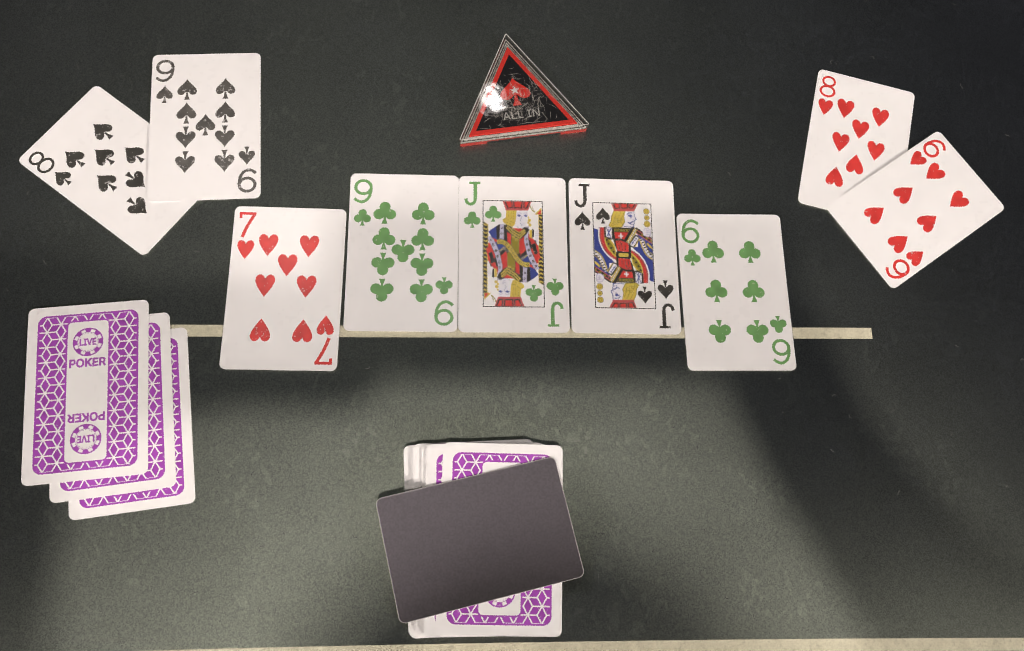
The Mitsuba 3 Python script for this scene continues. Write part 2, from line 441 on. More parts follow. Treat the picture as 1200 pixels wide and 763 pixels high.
def jack_of_clubs(c):
    def q(*pts):
        return [((x - 367 - 0.012 * (y - 100)) / 19.7, 29.8 - (y - 100) / 18.4) for x, y in pts]

    def pg(*pts):
        return Polygon(q(*pts)).buffer(0)

    def st(w, *pts, smooth=True):
        return stroke(q(*pts), w, smooth)

    def ring(x, y, r, ri):
        (a, b), = q((x, y))
        return Point(a, b).buffer(r).difference(Point(a, b).buffer(ri)) if ri else Point(a, b).buffer(r)

    it = []
    A = lambda n, m, g: it.append((n, "court_" + m, g))
    A("border_band", "black", pg((50, 318), (78, 330), (106, 352), (106, 800), (50, 800)))
    A("border_braid", "yellow", unary_union([st(0.75, (58, y), (84, y + 16), (100, y + 6), smooth=False) for y in range(345, 780, 42)] + [st(0.35, (106, 350), (106, 780), smooth=False), st(0.3, (74, 330), (104, 352), smooth=False)]))
    A("far_band", "black", pg((646, 238), (690, 238), (692, 660), (648, 660)))
    A("far_braid", "yellow", unary_union([st(0.75, (652, y), (670, y + 18), (688, y + 4), smooth=False) for y in range(255, 660, 42)] + [st(0.35, (644, 238), (647, 660), smooth=False)]))
    A("axe_head", "yellow", pg((598, 238), (674, 162), (678, 238)))
    A("axe_blade", "red", pg((626, 232), (668, 186), (670, 232)))
    A("feather", "olive", unary_union([st(0.5, (548, 135), (570, 185), (602, 212)), st(0.3, (575, 150), (590, 190), (604, 212))]))
    A("tunic", "red", pg((120, 500), (230, 380), (500, 390), (640, 590), (660, 700), (380, 780), (120, 760)))
    A("shoulder", "blue", pg((108, 428), (165, 385), (228, 345), (228, 525), (150, 485)))
    A("shoulder_band", "black", pg((192, 372), (228, 345), (228, 530), (200, 510)))
    A("waist", "blue", pg((195, 545), (330, 560), (420, 660), (560, 640), (590, 760), (300, 790), (240, 660)))
    A("waist_band", "black", unary_union([st(1.5, (220, 665), (330, 590), smooth=False), st(1.5, (420, 700), (520, 620), smooth=False)]))
    A("waist_band", "yellow", unary_union([st(0.3, (216, 640), (316, 575), smooth=False), st(0.3, (232, 690), (335, 622), smooth=False), st(0.3, (440, 680), (515, 625), smooth=False), st(0.3, (470, 715), (525, 665), smooth=False)]))
    A("vest", "black", pg((278, 345), (300, 370), (345, 430), (440, 500), (500, 440), (530, 470), (530, 640), (440, 690), (350, 600), (275, 550)))
    A("vest_panel", "red", unary_union([pg((305, 425), (350, 450), (350, 575), (312, 545)), pg((442, 505), (497, 460), (505, 620), (446, 672)), pg((255, 690), (310, 650), (312, 800), (262, 800)), pg((398, 690), (440, 725), (436, 800), (398, 800))]))
    A("brocade", "olive", pg((357, 455), (398, 490), (436, 505), (436, 650), (385, 640), (357, 580)))
    A("brocade", "yellow", unary_union([ring(378 + 34 * (i % 2), 478 + i * 26, 0.75, 0.32) for i in range(7)]))
    A("brocade", "olive", pg((318, 640), (345, 630), (392, 690), (392, 780), (322, 780)))
    A("coat_edge", "black", pg((112, 560), (150, 600), (205, 700), (225, 790), (112, 790)))
    A("coat_lining", "red", unary_union([pg((108, 540), (130, 560), (190, 690), (165, 720), (112, 640)), pg((545, 500), (580, 490), (642, 580), (642, 720), (610, 690))]))
    A("coat_edge", "black", unary_union([pg((560, 550), (600, 560), (634, 640), (600, 660)), pg((120, 640), (150, 650), (185, 740), (140, 760))]))
    A("cuff", "yellow", pg((543, 402), (572, 398), (572, 492), (546, 480)))
    A("cuff_edge", "black", pg((574, 388), (594, 402), (594, 470), (574, 492)))
    A("hand", "skin", pg((598, 425), (620, 404), (645, 402), (645, 560), (628, 560), (600, 480)))
    A("hand", "lilac", unary_union([st(0.22, (606, 440), (640, 436)), st(0.22, (608, 460), (640, 458))]))
    for w, m in ((2.55, "black"), (2.15, "lilac")):
        A("fur_trim", m, unary_union([st(w, (254, 345), (252, 430), (248, 530)), st(w, (515, 365), (510, 480), (522, 570), (552, 680), (606, 790)), st(w, (118, 478), (165, 570), (207, 670), (240, 790))]))
    spots = [(254, 385), (250, 445), (248, 502), (515, 385), (510, 440), (515, 500), (520, 560), (535, 618), (552, 678), (585, 740), (138, 515), (165, 570), (190, 628), (208, 686), (228, 748)]
    A("fur_spot", "black", unary_union([ring(x, y, 0.6, 0.28) for x, y in spots]))
    A("collar", "black", st(3.5, (292, 352), (350, 410), (440, 468), (490, 425), (515, 380), smooth=False))
    A("collar_band", "yellow", unary_union([st(0.65, (296, 378), (350, 432), (440, 490), (505, 425), smooth=False), st(0.65, (312, 362), (362, 415), (440, 462), (500, 402), smooth=False), st(0.45, (350, 368), (375, 395), (440, 435), (490, 395), smooth=False)]))
    A("hair", "yellow", pg((300, 195), (410, 195), (400, 290), (392, 340), (372, 372), (330, 362), (285, 338), (258, 312), (262, 290), (292, 278)))
    A("hair_line", "olive", unary_union([st(0.25, (262, 300), (300, 285), (345, 318), (385, 325)), st(0.18, (320, 200), (322, 270)), st(0.18, (350, 200), (350, 290)), st(0.18, (378, 200), (374, 300)), st(0.2, (290, 330), (330, 335), (360, 355))]))
    A("face", "skin", pg((408, 195), (527, 195), (527, 290), (515, 345), (490, 378), (460, 392), (420, 372), (392, 355), (400, 290)))
    A("face_line", "lilac", unary_union([st(0.5, (412, 232), (435, 222), (462, 234)), st(0.5, (484, 234), (505, 222), (526, 234))]))
    A("face_line", "blue", unary_union([st(0.5, (414, 252), (436, 244), (456, 254)), st(0.5, (486, 252), (505, 244), (525, 254)), ring(436, 255, 0.55, 0), ring(506, 255, 0.55, 0), st(0.22, (470, 255), (448, 300), (462, 310)), st(0.25, (442, 336), (465, 342), (490, 336)), st(0.22, (456, 360), (475, 360)), st(0.2, (400, 362), (440, 384), (480, 380))]))
    A("hair_curl", "yellow", unary_union([ring(545, 300, 0.95, 0), ring(552, 350, 0.85, 0), ring(535, 268, 0.5, 0), ring(533, 328, 0.6, 0)]))
    A("cap", "brim", pg((258, 96), (568, 96), (532, 197), (294, 197)))
    A("cap_panel", "black", unary_union([pg((278, 96), (358, 96), (368, 172), (312, 180)), pg((370, 96), (472, 96), (466, 174), (378, 174)), pg((482, 96), (556, 96), (524, 176), (482, 174))]))
    A("cap_panel", "red", unary_union([pg((288, 96), (348, 96), (358, 160), (320, 168)), pg((382, 96), (462, 96), (456, 163), (388, 163)), pg((494, 96), (544, 96), (514, 164), (492, 162))]))
    sash = [(0, 0), (-1.5, 2.5), (-3.6, 5.0), (-6.0, 6.3), (-8.6, 6.4)]
    sash = [(-x, -y) for x, y in sash[:0:-1]] + sash
    pts = curve(sash, 8)
    centre = [("sash", "court_black", LineString(pts).buffer(1.45, cap_style="flat")), ("sash_band", "court_yellow", LineString(pts).buffer(1.2, cap_style="flat"))]
    ls = LineString(pts)
    studs = [ls.interpolate((i + 0.5) / 11, normalized=True) for i in range(11)]
    centre.append(("sash_stud", "court_black", unary_union([p.buffer(0.92, quad_segs=1).difference(p.buffer(0.4)) for p in studs])))
    court(c, "club", "ink_green", it, centre)


def jack_of_spades(c):
    def q(*pts):
        return [((x - 408 - 0.033 * (y - 75)) / 20.4, 30.2 - (y - 75) / 19.6) for x, y in pts]

    def pg(*pts):
        return Polygon(q(*pts)).buffer(0)

    def st(w, *pts, smooth=True):
        return stroke(q(*pts), w, smooth)

    def dot(x, y, r):
        (a, b), = q((x, y))
        return Point(a, b).buffer(r)

    it = []
    A = lambda n, m, g: it.append((n, "court_" + m, g))
    A("cloak", "blue", pg((72, 362), (152, 392), (200, 600), (330, 760), (60, 760)))
    A("cloak", "blue", pg((585, 430), (800, 520), (800, 900), (700, 800), (590, 640)))
    A("cloak_trim", "yellow", unary_union([st(0.55, (602, 478), (640, 590), (690, 670), (790, 740)), st(0.5, (655, 500), (690, 590), (730, 640), (790, 690)), st(1.2, (690, 530), (730, 570), (790, 610)), st(0.7, (545, 575), (605, 475), smooth=False)]))
    A("cloak_trim", "skin", st(1.55, (622, 480), (664, 580), (708, 655), (790, 715)))
    A("cloak_bar", "black", unary_union([st(0.6, (612 + 14 * i + (i > 3) * 4 * (i - 3), 500 + 27 * i), (644 + 14 * i + (i > 3) * 4 * (i - 3), 488 + 27 * i), smooth=False) for i in range(9)]))
    A("lappet", "black", pg((470, 560), (560, 430), (610, 462), (540, 585)))
    A("lappet", "skin", pg((492, 552), (566, 450), (598, 470), (538, 570)))
    A("lappet_line", "blue", unary_union([st(0.4, (515, 548), (570, 468), smooth=False), st(0.3, (520, 520), (548, 532), smooth=False), st(0.3, (540, 495), (566, 508), smooth=False), st(0.3, (556, 470), (582, 486), smooth=False)]))
    A("arm_band", "black", st(2.6, (560, 372), (660, 440), (790, 530), smooth=False))
    A("arm_band", "brim", unary_union([st(0.6, (572, 378), (790, 520), smooth=False), st(0.55, (566, 412), (790, 560), smooth=False)]))
    A("arm_band_knot", "olive", unary_union([dot(640, 436, 0.7), dot(690, 470, 0.7), dot(740, 500, 0.7)]))
    A("sleeve_edge", "black", st(5.0, (195, 360), (196, 480), (238, 590), (308, 668), (410, 722)))
    A("sleeve_edge_line", "skin", st(4.6, (192, 360), (193, 480), (235, 592), (305, 672), (408, 727)))
    A("sleeve_band", "black", st(3.7, (198, 360), (199, 480), (240, 588), (311, 664), (414, 717)))
    A("sleeve_band", "brim", st(3.3, (196, 360), (197, 480), (238, 590), (308, 668), (412, 720)))
    A("sleeve_band", "red", st(1.2, (192, 362), (193, 480), (234, 592), (304, 671), (410, 724)))
    A("sleeve_lining", "yellow", pg((212, 440), (260, 470), (330, 560), (345, 640), (375, 690), (330, 690), (255, 610), (220, 530)))
    A("sleeve_lining", "olive", pg((224, 470), (262, 500), (320, 580), (335, 650), (345, 675), (300, 640), (250, 570), (230, 520)))
    A("sleeve_stud", "black", unary_union([dot(240, 500, 0.6), dot(262, 545, 0.6), dot(290, 590, 0.6), dot(320, 632, 0.6)]))
    A("cuff_white", "black", pg((210, 352), (318, 352), (318, 492), (270, 500), (215, 465)))
    A("cuff_white", "skin", pg((228, 356), (297, 356), (297, 482), (232, 466)))
    A("cuff_line", "blue", unary_union([st(0.45, (236, 360), (288, 478), smooth=False), st(0.45, (290, 368), (240, 462), smooth=False), st(0.3, (264, 356), (264, 478), smooth=False)]))
    A("chest", "black", pg((300, 355), (545, 362), (525, 420), (470, 560), (380, 680), (330, 560), (310, 480)))
    A("chest_band", "olive", pg((318, 372), (512, 376), (500, 404), (322, 402)))
    A("chest_stud", "black", unary_union([box(-0.42, -0.42, 0.42, 0.42).buffer(0)] and [affinity.translate(box(-0.4, -0.4, 0.4, 0.4), *q((345 + 35 * i, 388))[0]) for i in range(5)]))
    A("chest_panel", "red", pg((322, 410), (497, 412), (464, 506), (400, 492), (336, 492)))
    A("chest_cross", "skin", unary_union([st(0.75, (397, 424), (399, 484), smooth=False), st(0.75, (370, 453), (426, 455), smooth=False)]))
    A("belt_edge", "black", st(1.1, (310, 495), (400, 495), (470, 520), (492, 540), (500, 660)))
    A("glove", "red", pg((335, 508), (400, 504), (470, 530), (486, 560), (480, 632), (440, 628), (360, 622)))
    A("glove_line", "black", unary_union([st(0.35, (350, 530), (380, 520), (410, 545)), st(0.3, (375, 560), (380, 610)), st(0.3, (410, 560), (412, 612)), st(0.3, (445, 560), (446, 612)), dot(403, 545, 0.4)]))
    A("strap", "black", st(3.6, (556, 356), (458, 528), smooth=False))
    A("strap_line", "yellow", unary_union([st(0.55, (553, 364), (462, 522), smooth=False), st(0.55, (578, 376), (487, 534), smooth=False)]))
    A("strap_line", "skin", st(0.4, (566, 368), (474, 528), smooth=False))
    A("sceptre", "black", unary_union([dot(685, 166, 1.75), dot(690, 238, 1.5), dot(693, 310, 1.85)]))
    A("sceptre_knob", "yellow", unary_union([dot(685, 166, 1.5), dot(690, 238, 1.2), dot(693, 310, 1.6)]))
    A("sceptre_line", "olive", unary_union([dot(685, 166, 0.9).difference(dot(685, 166, 0.6)), dot(690, 238, 0.6), dot(693, 312, 0.95).difference(dot(693, 312, 0.65))]))
    A("hand", "lilac", pg((640, 400), (660, 362), (705, 352), (733, 375), (735, 440), (700, 462), (650, 440)))
    A("hand", "skin", pg((648, 400), (666, 370), (704, 361), (724, 380), (726, 434), (700, 450), (656, 432)))
    A("hand", "lilac", unary_union([st(0.35, (672, 385), (718, 388)), st(0.35, (672, 404), (722, 408)), st(0.35, (676, 424), (720, 428)), st(0.3, (690, 372), (694, 440))]))
    A("face_line", "blue", pg((440, 160), (548, 165), (554, 222), (574, 262), (551, 282), (556, 300), (550, 318), (546, 352), (430, 350), (420, 250)))
    A("face", "skin", pg((440, 160), (540, 165), (546, 222), (564, 262), (543, 276), (548, 298), (541, 316), (538, 345), (432, 342), (424, 250)))
    A("face_line", "blue", unary_union([st(0.5, (464, 208), (490, 188), (528, 186)), st(0.6, (474, 226), (500, 212), (526, 222)), dot(506, 226, 0.65), st(0.4, (520, 238), (506, 250)), st(0.6, (476, 292), (500, 308), (520, 290), (545, 286)), st(0.35, (505, 322), (540, 320)), st(0.25, (532, 262), (552, 270))]))
    A("hair", "olive", pg((318, 160), (452, 160), (434, 235), (446, 290), (408, 356), (288, 362), (256, 335), (284, 290), (288, 235)))
    A("hair", "yellow", pg((325, 160), (446, 160), (428, 238), (436, 290), (402, 348), (292, 354), (266, 333), (294, 290), (296, 240)))
    A("hair_line", "olive", unary_union([st(0.25, (360, 175), (330, 240), (315, 300)), st(0.25, (400, 175), (370, 240), (360, 330)), st(0.22, (430, 190), (405, 250), (400, 320)), dot(330, 310, 0.9).difference(dot(330, 310, 0.65)), dot(380, 290, 0.9).difference(dot(380, 290, 0.65)), dot(405, 265, 0.7).difference(dot(405, 265, 0.48)), dot(300, 330, 0.7).difference(dot(300, 330, 0.45)), dot(350, 265, 0.8).difference(dot(350, 265, 0.55))]))
    A("cap", "brim", pg((282, 70), (594, 70), (547, 168), (323, 172)))
    A("cap_panel", "black", unary_union([pg((296, 70), (380, 70), (386, 140), (330, 146)), pg((390, 70), (480, 70), (474, 136), (400, 140)), pg((488, 70), (572, 70), (534, 138), (486, 136))]))
    A("cap_panel", "red", unary_union([pg((308, 70), (370, 70), (376, 130), (340, 136)), pg((400, 70), (470, 70), (464, 126), (408, 130)), pg((498, 70), (560, 70), (526, 128), (496, 126))]))
    centre = [("buckle_edge", "court_black", rrect(8.2, 3.6, 0.5)), ("buckle", "court_yellow", rrect(5.4, 2.2, 0.6)), ("buckle_line", "court_olive", unary_union([box(-0.1, -1.0, 0.1, 1.0), Point(-1.2, 0).buffer(0.3), Point(1.2, 0).buffer(0.3)]))]
    court(c, "spade", "ink_black", it, centre)


def back_print():
    """The purple lattice of the card backs with its blank middle panel, two chip emblems and the word under each."""
    panel = rrect(48.4, 78.6, 4.2)
    mid = rrect(19.5, 70.0, 2.2)
    a, dx = 7.70, 6.565
    segs = []
    for i in range(-5, 6):
        for j in range(-8, 9):
            x, y = i * dx, j * a + (0 if i % 2 else a / 2)
            for k in range(6):
                t = math.radians(60 * k)
                L = a / math.sqrt(3)
                segs.append(LineString([(x, y), (x + L * math.cos(t), y + L * math.sin(t))]))
    lines = unary_union(segs).buffer(0.32, cap_style="flat")
    lines = lines.intersection(rrect(46.6, 76.8, 3.4)).difference(mid.buffer(0.75))
    lattice = panel.difference(lines).difference(mid)
    ch = Point(0, 24.3)
    blocks = []
    for k in range(8):
        b = affinity.rotate(box(-1.05, 5.15, 1.05, 6.65), 22.5 + 45 * k, origin=(0, 0))
        blocks.append(affinity.translate(b, 0, 24.3))
    rim = ch.buffer(7.3, quad_segs=24).difference(ch.buffer(4.95, quad_segs=24)).difference(unary_union(blocks))
    thin = ch.buffer(4.55, quad_segs=24).difference(ch.buffer(4.4, quad_segs=24))
    dash = [affinity.translate(affinity.rotate(box(-0.55, 3.5, 0.55, 6.0), 20 * k, origin=(0, 0)), 0, 24.3) for k in range(18)]
    rim = unary_union([rim, thin.intersection(unary_union(dash))])
    return lattice, rim


def word(text, cap, width, bold=False):
    m = meshkit.text_mesh(text, 1.0, 0.01, bold)
    v = np.array(m.vertices)
    keep = m.faces[(np.abs(m.face_normals[:, 2] - 1) < 1e-3)]
    m = trimesh.Trimesh(v, keep, process=False)
    m.remove_unreferenced_vertices()
    v = np.array(m.vertices)
    lo, hi = v.min(0), v.max(0)
    v = (v - (lo + hi) / 2) / (hi - lo + [0, 0, 1]) * [width, cap, 0]
    return v, np.array(m.faces)


LATTICE, RIM = back_print()
LATTICE_M, RIM_M = flat(LATTICE, 12.0), flat(RIM)
POKER_V, POKER_F = word("POKER", 4.2, 17.2, True)
LIVE_V, LIVE_F = word("LIVE", 3.4, 7.9, True)


def bolder(vf, r):
    """The same word with its strokes r mm wider on each side."""
    v, f = vf
    return flat(unary_union([Polygon(v[t, :2]).buffer(0.004) for t in f]).buffer(r, quad_segs=3).simplify(0.03), 0)


POKER_V, POKER_F = bolder((POKER_V, POKER_F), 0.13)
LIVE_V, LIVE_F = bolder((LIVE_V, LIVE_F), 0.10)


def turn(vf, dy, flip):
    v = vf[0] + [0, dy, 0]
    return (v * [-1, -1, 1] if flip else v), vf[1]


def back_card(c, emblems=True):
    c.put("lattice_print", LATTICE_M, "ink_purple", CT + 0.02)
    if emblems:
        for fl in (False, True):
            k = c.put("chip_emblem", (RIM_M[0] * ([-1, -1, 1] if fl else [1, 1, 1]), RIM_M[1]), "ink_purple", CT + 0.02)
            c.put(k + "__lettering", turn((LIVE_V, LIVE_F), 24.3, fl), "ink_purple", CT + 0.02)
            c.put("lettering", turn((POKER_V, POKER_F), 13.7, fl), "ink_purple", CT + 0.02)


def curl(ax=0.0, ay=0.0, k=0.25, base=0.0):
    """A slight bow of k mm along the card plus a tilt."""
    return lambda X, Y: base + ax * (X / 29 + 1) / 2 + ay * (Y / 44 + 1) / 2 + k * (1 - (Y / 44) ** 2) * 1.0


HANDS = "cards of the players' hands, face up in pairs"
BOARD = "cards of the row along the middle line, face up"
E8S = Card("playing_card", -0.17962, 0.19562, 0.9257, 0, curl(k=-0.47, base=0.47), "eight of spades face up, its corner under the nine of spades", HANDS)
number_card(E8S, "8", "spade", "ink_black")
N9S = Card("playing_card_001", -0.13725, 0.22204, 0.0656, 0, curl(-0.75, 0, 0.35, 0.78), "nine of spades face up, lying over the eight of spades", HANDS)
number_card(N9S, "9", "spade", "ink_black_worn_glare")
E8H = Card("playing_card_002", 0.2268, 0.21734, -0.2558, 0, curl(k=-0.47, base=0.47), "eight of hearts face up, its lower corner under the six of hearts", HANDS)
number_card(E8H, "8", "heart", "ink_red")
S6H = Card("playing_card_003", 0.25598, 0.18004, 2.1622, 0, curl(0.35, -0.35, 0.3, 0.38), "six of hearts face up, lying over the eight of hearts", HANDS)
number_card(S6H, "6", "heart", "ink_red")
C7H = Card("playing_card_004", -0.08966, 0.13027, -0.0179, 0, curl(k=-0.70, base=0.70), "seven of hearts face up, first card of the row, set lower than its neighbour", BOARD)
number_card(C7H, "7", "heart", "ink_red")
C9C = Card("playing_card_005", -0.02966, 0.15063, 3.1351, 0, curl(k=-0.77, base=0.77), "nine of clubs face up with green pips, second card of the row", BOARD)
number_card(C9C, "9", "club", "ink_green")
CJC = Card("playing_card_006", 0.0287, 0.15029, -0.0028, 0, curl(k=-0.77, base=0.77), "jack of clubs face up, fair haired court figure with green clubs", BOARD)
corners(CJC, "J", "club", "ink_green")
jack_of_clubs(CJC)
CJS = Card("playing_card_007", 0.0882, 0.14991, -0.0130, 0, curl(k=-0.70, base=0.70), "jack of spades face up, court figure in profile with black spades", BOARD)
corners(CJS, "J", "spade", "ink_black")
jack_of_spades(CJS)
C6C = Card("playing_card_008", 0.14763, 0.13021, 0.0032, 0, curl(k=-0.63, base=0.63), "six of clubs face up with green pips, last card of the row", BOARD)
number_card(C6C, "6", "club", "ink_green")
BACKS = "face down purple cards fanned at the left"
for i, (x, y, a, z, lab) in enumerate([(-0.16007, 0.06121, 0.1346, 0.0, "face down purple patterned card, lowest of the three fanned at the left"),
                                       (-0.16951, 0.06912, 0.1306, 0.33, "face down purple patterned card, middle of the three fanned at the left"),
                                       (-0.18183, 0.07638, 0.0961, 0.66, "topmost of the three purple backed cards fanned at the left, emblems in full view")]):
    c = Card(f"playing_card_{9 + i:03d}", x, y, a, z, curl(k=0.2), lab, BACKS)
    back_card(c, i == 2)

# the deck under the cut card
DECK = [(0.00436, 0.00462, 0.04887), (0.00848, 0.00504, 0.03758), (0.01195, 0.00398, 0.01276), (0.01357, 0.00361, -0.00181), (0.02019, 0.00365, -0.03519)]
stack = []
for i in range(36):
    if i < 24:
        b = DECK[0]
        j = rng.uniform(-1, 1, 3) * [0.0003, 0.0006, 0.004]
        stack.append((b[0] + 0.0003 + abs(j[0]) * 3 if i < 23 else b[0], b[1] + j[1] * 0.8, b[2] + j[2] * 0.5))
    elif i < 29:
        stack.append(tuple(np.array(DECK[1]) + (rng.uniform(0, 1, 3) * [0.0006, 0.0002, 0.001] if i < 28 else 0)))
    elif i < 32:
        stack.append(tuple(np.array(DECK[2]) + (rng.uniform(0, 1, 3) * [0.0006, 0.0002, 0.001] if i < 31 else 0)))
    elif i < 35:
        stack.append(tuple(np.array(DECK[3]) + (rng.uniform(0, 1, 3) * [0.0006, 0.0002, 0.001] if i < 34 else 0)))
    else:
        stack.append(DECK[4])
for i, (x, y, a) in enumerate(stack):
    if i == 35:
        lab = "face down purple patterned card on top of the deck, half under the black cut card"
    elif i == 34:
        lab = "face down purple patterned card second from the top of the deck, pushed to the left"
    else:
        lab = {23: "pale card end sticking out farthest to the left under the deck's top cards",
               28: "second pale card end from the left under the deck's top cards",
               31: "narrow pale card end third from the left under the deck's top cards"}.get(i, "card hidden inside the deck, at most its thin white edge showing")
    c = Card(f"playing_card_{12 + i:03d}", x, y, a, i * CT, None, lab, "face down cards stacked in the deck")
    if i >= 34:
        back_card(c, i == 35)
DECK_Z = 36 * CT + 0.03


# ------------------------------------------------------------------ cut card
def cut_card():
    x, y, a = 0.01008, 0.00349, 0.2266
    # the fit was made before the world was turned along the line: same place
    m = np.eye(4)
    m[:3, :3] = np.array([[math.cos(a), -math.sin(a), 0], [math.sin(a), math.cos(a), 0], [0, 0, 1]]) * MM
    m[:2, 3] = x, y
    g = rrect(88.0, 57.6, 3.0)
    body = trimesh.creation.extrude_polygon(g.buffer(0.0), 0.36, engine="earcut")
    body.apply_translation([0, 0, DECK_Z + 0.05])
    scene["cut_card"] = mikit.ply(body, "cut_edge", smooth=30, to_world=T(m))
    v, f = flat(g.buffer(-0.22), 12.0)
    v[:, 2] += DECK_Z + 0.05 + 0.36 + 0.02
    scene["cut_card__face"] = mikit.ply((v, f), "cut_plastic", to_world=T(m))
    labels["cut_card"] = {"label": "plain black plastic cut card lying askew across the deck", "category": "cut card", }


cut_card()


# ------------------------------------------------------------------ all-in button: clear acrylic triangle with a printed insert
def all_in_button():
    P = np.array([[25.9, 279.6], [-0.2, 212.0], [71.1, 223.3]])
    cen = P.mean(0)
    a = math.atan2(P[2, 1] - P[1, 1], P[2, 0] - P[1, 0])
    m = np.eye(4)
    m[:3, :3] = np.array([[math.cos(a), -math.sin(a), 0], [math.sin(a), math.cos(a), 0], [0, 0, 1]]) * MM
    m[:2, 3] = cen * MM
    M = T(m)
    R = 72.4 / math.sqrt(3)

    def tri(side, r=0.0):
        R_ = side / math.sqrt(3)
        p = Polygon([(R_ * math.cos(t), R_ * math.sin(t)) for t in np.radians([90, 210, 330])])
        return p.buffer(-r).buffer(r, quad_segs=6) if r else p

    def prism(outer, hole, z0, z1, ch):
        """Chamfered prism: a hull for the outside, minus the hole."""
        def lay(g, z):
            return np.c_[np.array(g.exterior.coords)[:-1], np.full(len(g.exterior.coords) - 1, z)]
        pts = np.vstack([lay(outer.buffer(-ch), z0), lay(outer, z0 + ch), lay(outer, z1 - ch), lay(outer.buffer(-ch), z1)])
        s = m3.Manifold.hull_points(pts)
        if hole is not None:
            h = m3.Manifold.hull_points(np.vstack([lay(hole, z0 - 1), lay(hole, z1 + 1)]))
            s = s - h
        return s

    out = tri(72.4 + 1.2, 0.9)
    ins = tri(60.6)
    K = "all_in_button"
    scene[K + "__clear_top"] = mikit.ply(prism(out, None, 3.9, 8.0, 0.45), "acrylic_sheet", to_world=M)
    v, f = trimesh.remesh.subdivide_to_size(*flat(out.buffer(-0.62), 0), 1.2)
    tm = trimesh.Trimesh(v, f, process=True)
    v = np.array(tm.vertices)
    wav = meshkit.fbm(np.c_[v[:, :2] * 0.16, 0 * v[:, 0]], 3, 3) - 0.5
    v[:, 2] = 8.02 + 0.032 * wav
    scene[K + "__clear_cover"] = mikit.ply((v, np.array(tm.faces)), "acrylic_sheet", smooth=True, to_world=M)
    core = out.buffer(-0.5)
    blocks = unary_union([affinity.rotate(box(-12, 41.8 - 13.5, 12, 60), 120 * k, origin=(0, 0)) for k in range(3)])
    for nm, g, mat in (("base", core.difference(blocks), "print_black"),):
        e = trimesh.creation.extrude_polygon(g, 3.3, engine="earcut")
        e.apply_translation([0, 0, 0.2])
        scene[K + "__" + nm] = mikit.ply(e, mat, to_world=M)
    for i, g in enumerate(polys(core.intersection(blocks))):
        e = trimesh.creation.extrude_polygon(g, 3.3, engine="earcut")
        e.apply_translation([0, 0, 0.2])
        scene[K + "__base__red_reflection" + ("" if i == 0 else f"_{i:03d}")] = mikit.ply(e, "reflected_red", to_world=M)  # corners coloured red as the reflection of the insert's border

    e = trimesh.creation.extrude_polygon(out.buffer(-0.35).difference(out.buffer(-2.0)), 0.7, engine="earcut")
    e.apply_translation([0, 0, 2.8])
    scene[K + "__base__red_line"] = mikit.ply(e, "reflected_red", to_world=M)

    def band(name, i, o, z, h, mat):
        e = trimesh.creation.extrude_polygon(tri(o, 0.3).difference(tri(i, 0.3)), h, engine="earcut")
        e.apply_translation([0, 0, z])
        scene[K + "__" + name] = mikit.ply(e, mat, to_world=M)

    band("reflection_band", 61.0, 71.6, 3.55, 0.2, "painted_sheen")  # these bands paint the reflections seen in the clear rim
    band("reflection_band_001", 69.6, 70.4, 3.76, 0.3, "painted_glint")
    band("reflection_band_002", 65.6, 66.3, 3.76, 0.3, "painted_glint")
    band("reflection_band_003", 62.0, 62.6, 3.76, 0.3, "painted_glint")
    band("reflection_band_004", 67.6, 68.3, 3.76, 0.3, "print_black")
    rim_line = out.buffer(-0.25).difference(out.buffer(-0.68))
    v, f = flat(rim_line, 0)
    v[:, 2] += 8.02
    scene[K + "__glint_edge"] = mikit.ply((v, f), "painted_glint", to_world=M)  # painted highlight where the chamfer would mirror the lamps
    inner = tri(52.0)
    card = trimesh.creation.extrude_polygon(ins, 0.9, engine="earcut")
    card.apply_translation([0, 0, 4.1])
    scene[K + "__insert"] = mikit.ply(card, "print_red", to_world=M)
    star = []
    for k in range(10):
        r = 2.9 if k % 2 == 0 else 1.15
        t = math.radians(90 + 36 * k)
        star.append((r * math.cos(t), r * math.sin(t)))
    star = affinity.translate(Polygon(star), -0.7, 7.0)
    sp = affinity.translate(affinity.scale(PIP["spade"], 1.65, 1.35, origin=(0, 0)), -0.7, 6.2)

    def pr(name, g, mat, z):
        v, f = flat(g, 0)
        v[:, 2] += z
        scene[K + "__insert__" + name] = mikit.ply((v, f), mat, to_world=M)

    pr("black_field", inner.difference(sp), "print_black", 5.03)
    pr("spade_emblem", sp.difference(star), "print_red", 5.03)
    pr("star", star, "print_white", 5.03)
    v, f = word("ALL IN", 4.6, 20.5)
    v = v + [0.4, -8.2, 5.08]
    scene[K + "__insert__lettering"] = mikit.ply((v, f), "print_grey", to_world=M)
    # wear: fine scratches of the cover, more of them in the middle
    r2 = np.random.default_rng(5)
    vs, fs = [], []
    while len(vs) < 250:
        x, y = r2.normal(-2, 11), r2.normal(-3, 9)
        if not tri(56).contains(Point(x, y)):
            continue
        t = math.atan2(y - 4, x + 9) + math.pi / 2 + r2.normal(0, 0.75)
        L = abs(r2.normal(0, 2.2)) + 0.8
        w = 0.03 + 0.07 * r2.random() ** 2
        bow = r2.normal(0, 0.12)
        d, nrm = np.array([math.cos(t), math.sin(t)]), np.array([-math.sin(t), math.cos(t)])
        c0 = np.array([x, y])
        row = []
        for u in (-1, -0.33, 0.33, 1):
            p = c0 + d * L * u + nrm * bow * L * (1 - u * u)
            ww = w * (1 - 0.8 * abs(u))
            row += [np.append(p + nrm * ww, 8.12), np.append(p - nrm * ww, 8.12)]
        if not all(tri(62).contains(Point(*p[:2])) for p in row):
            continue
        k = 8 * len(vs)
        vs.append(np.array(row))
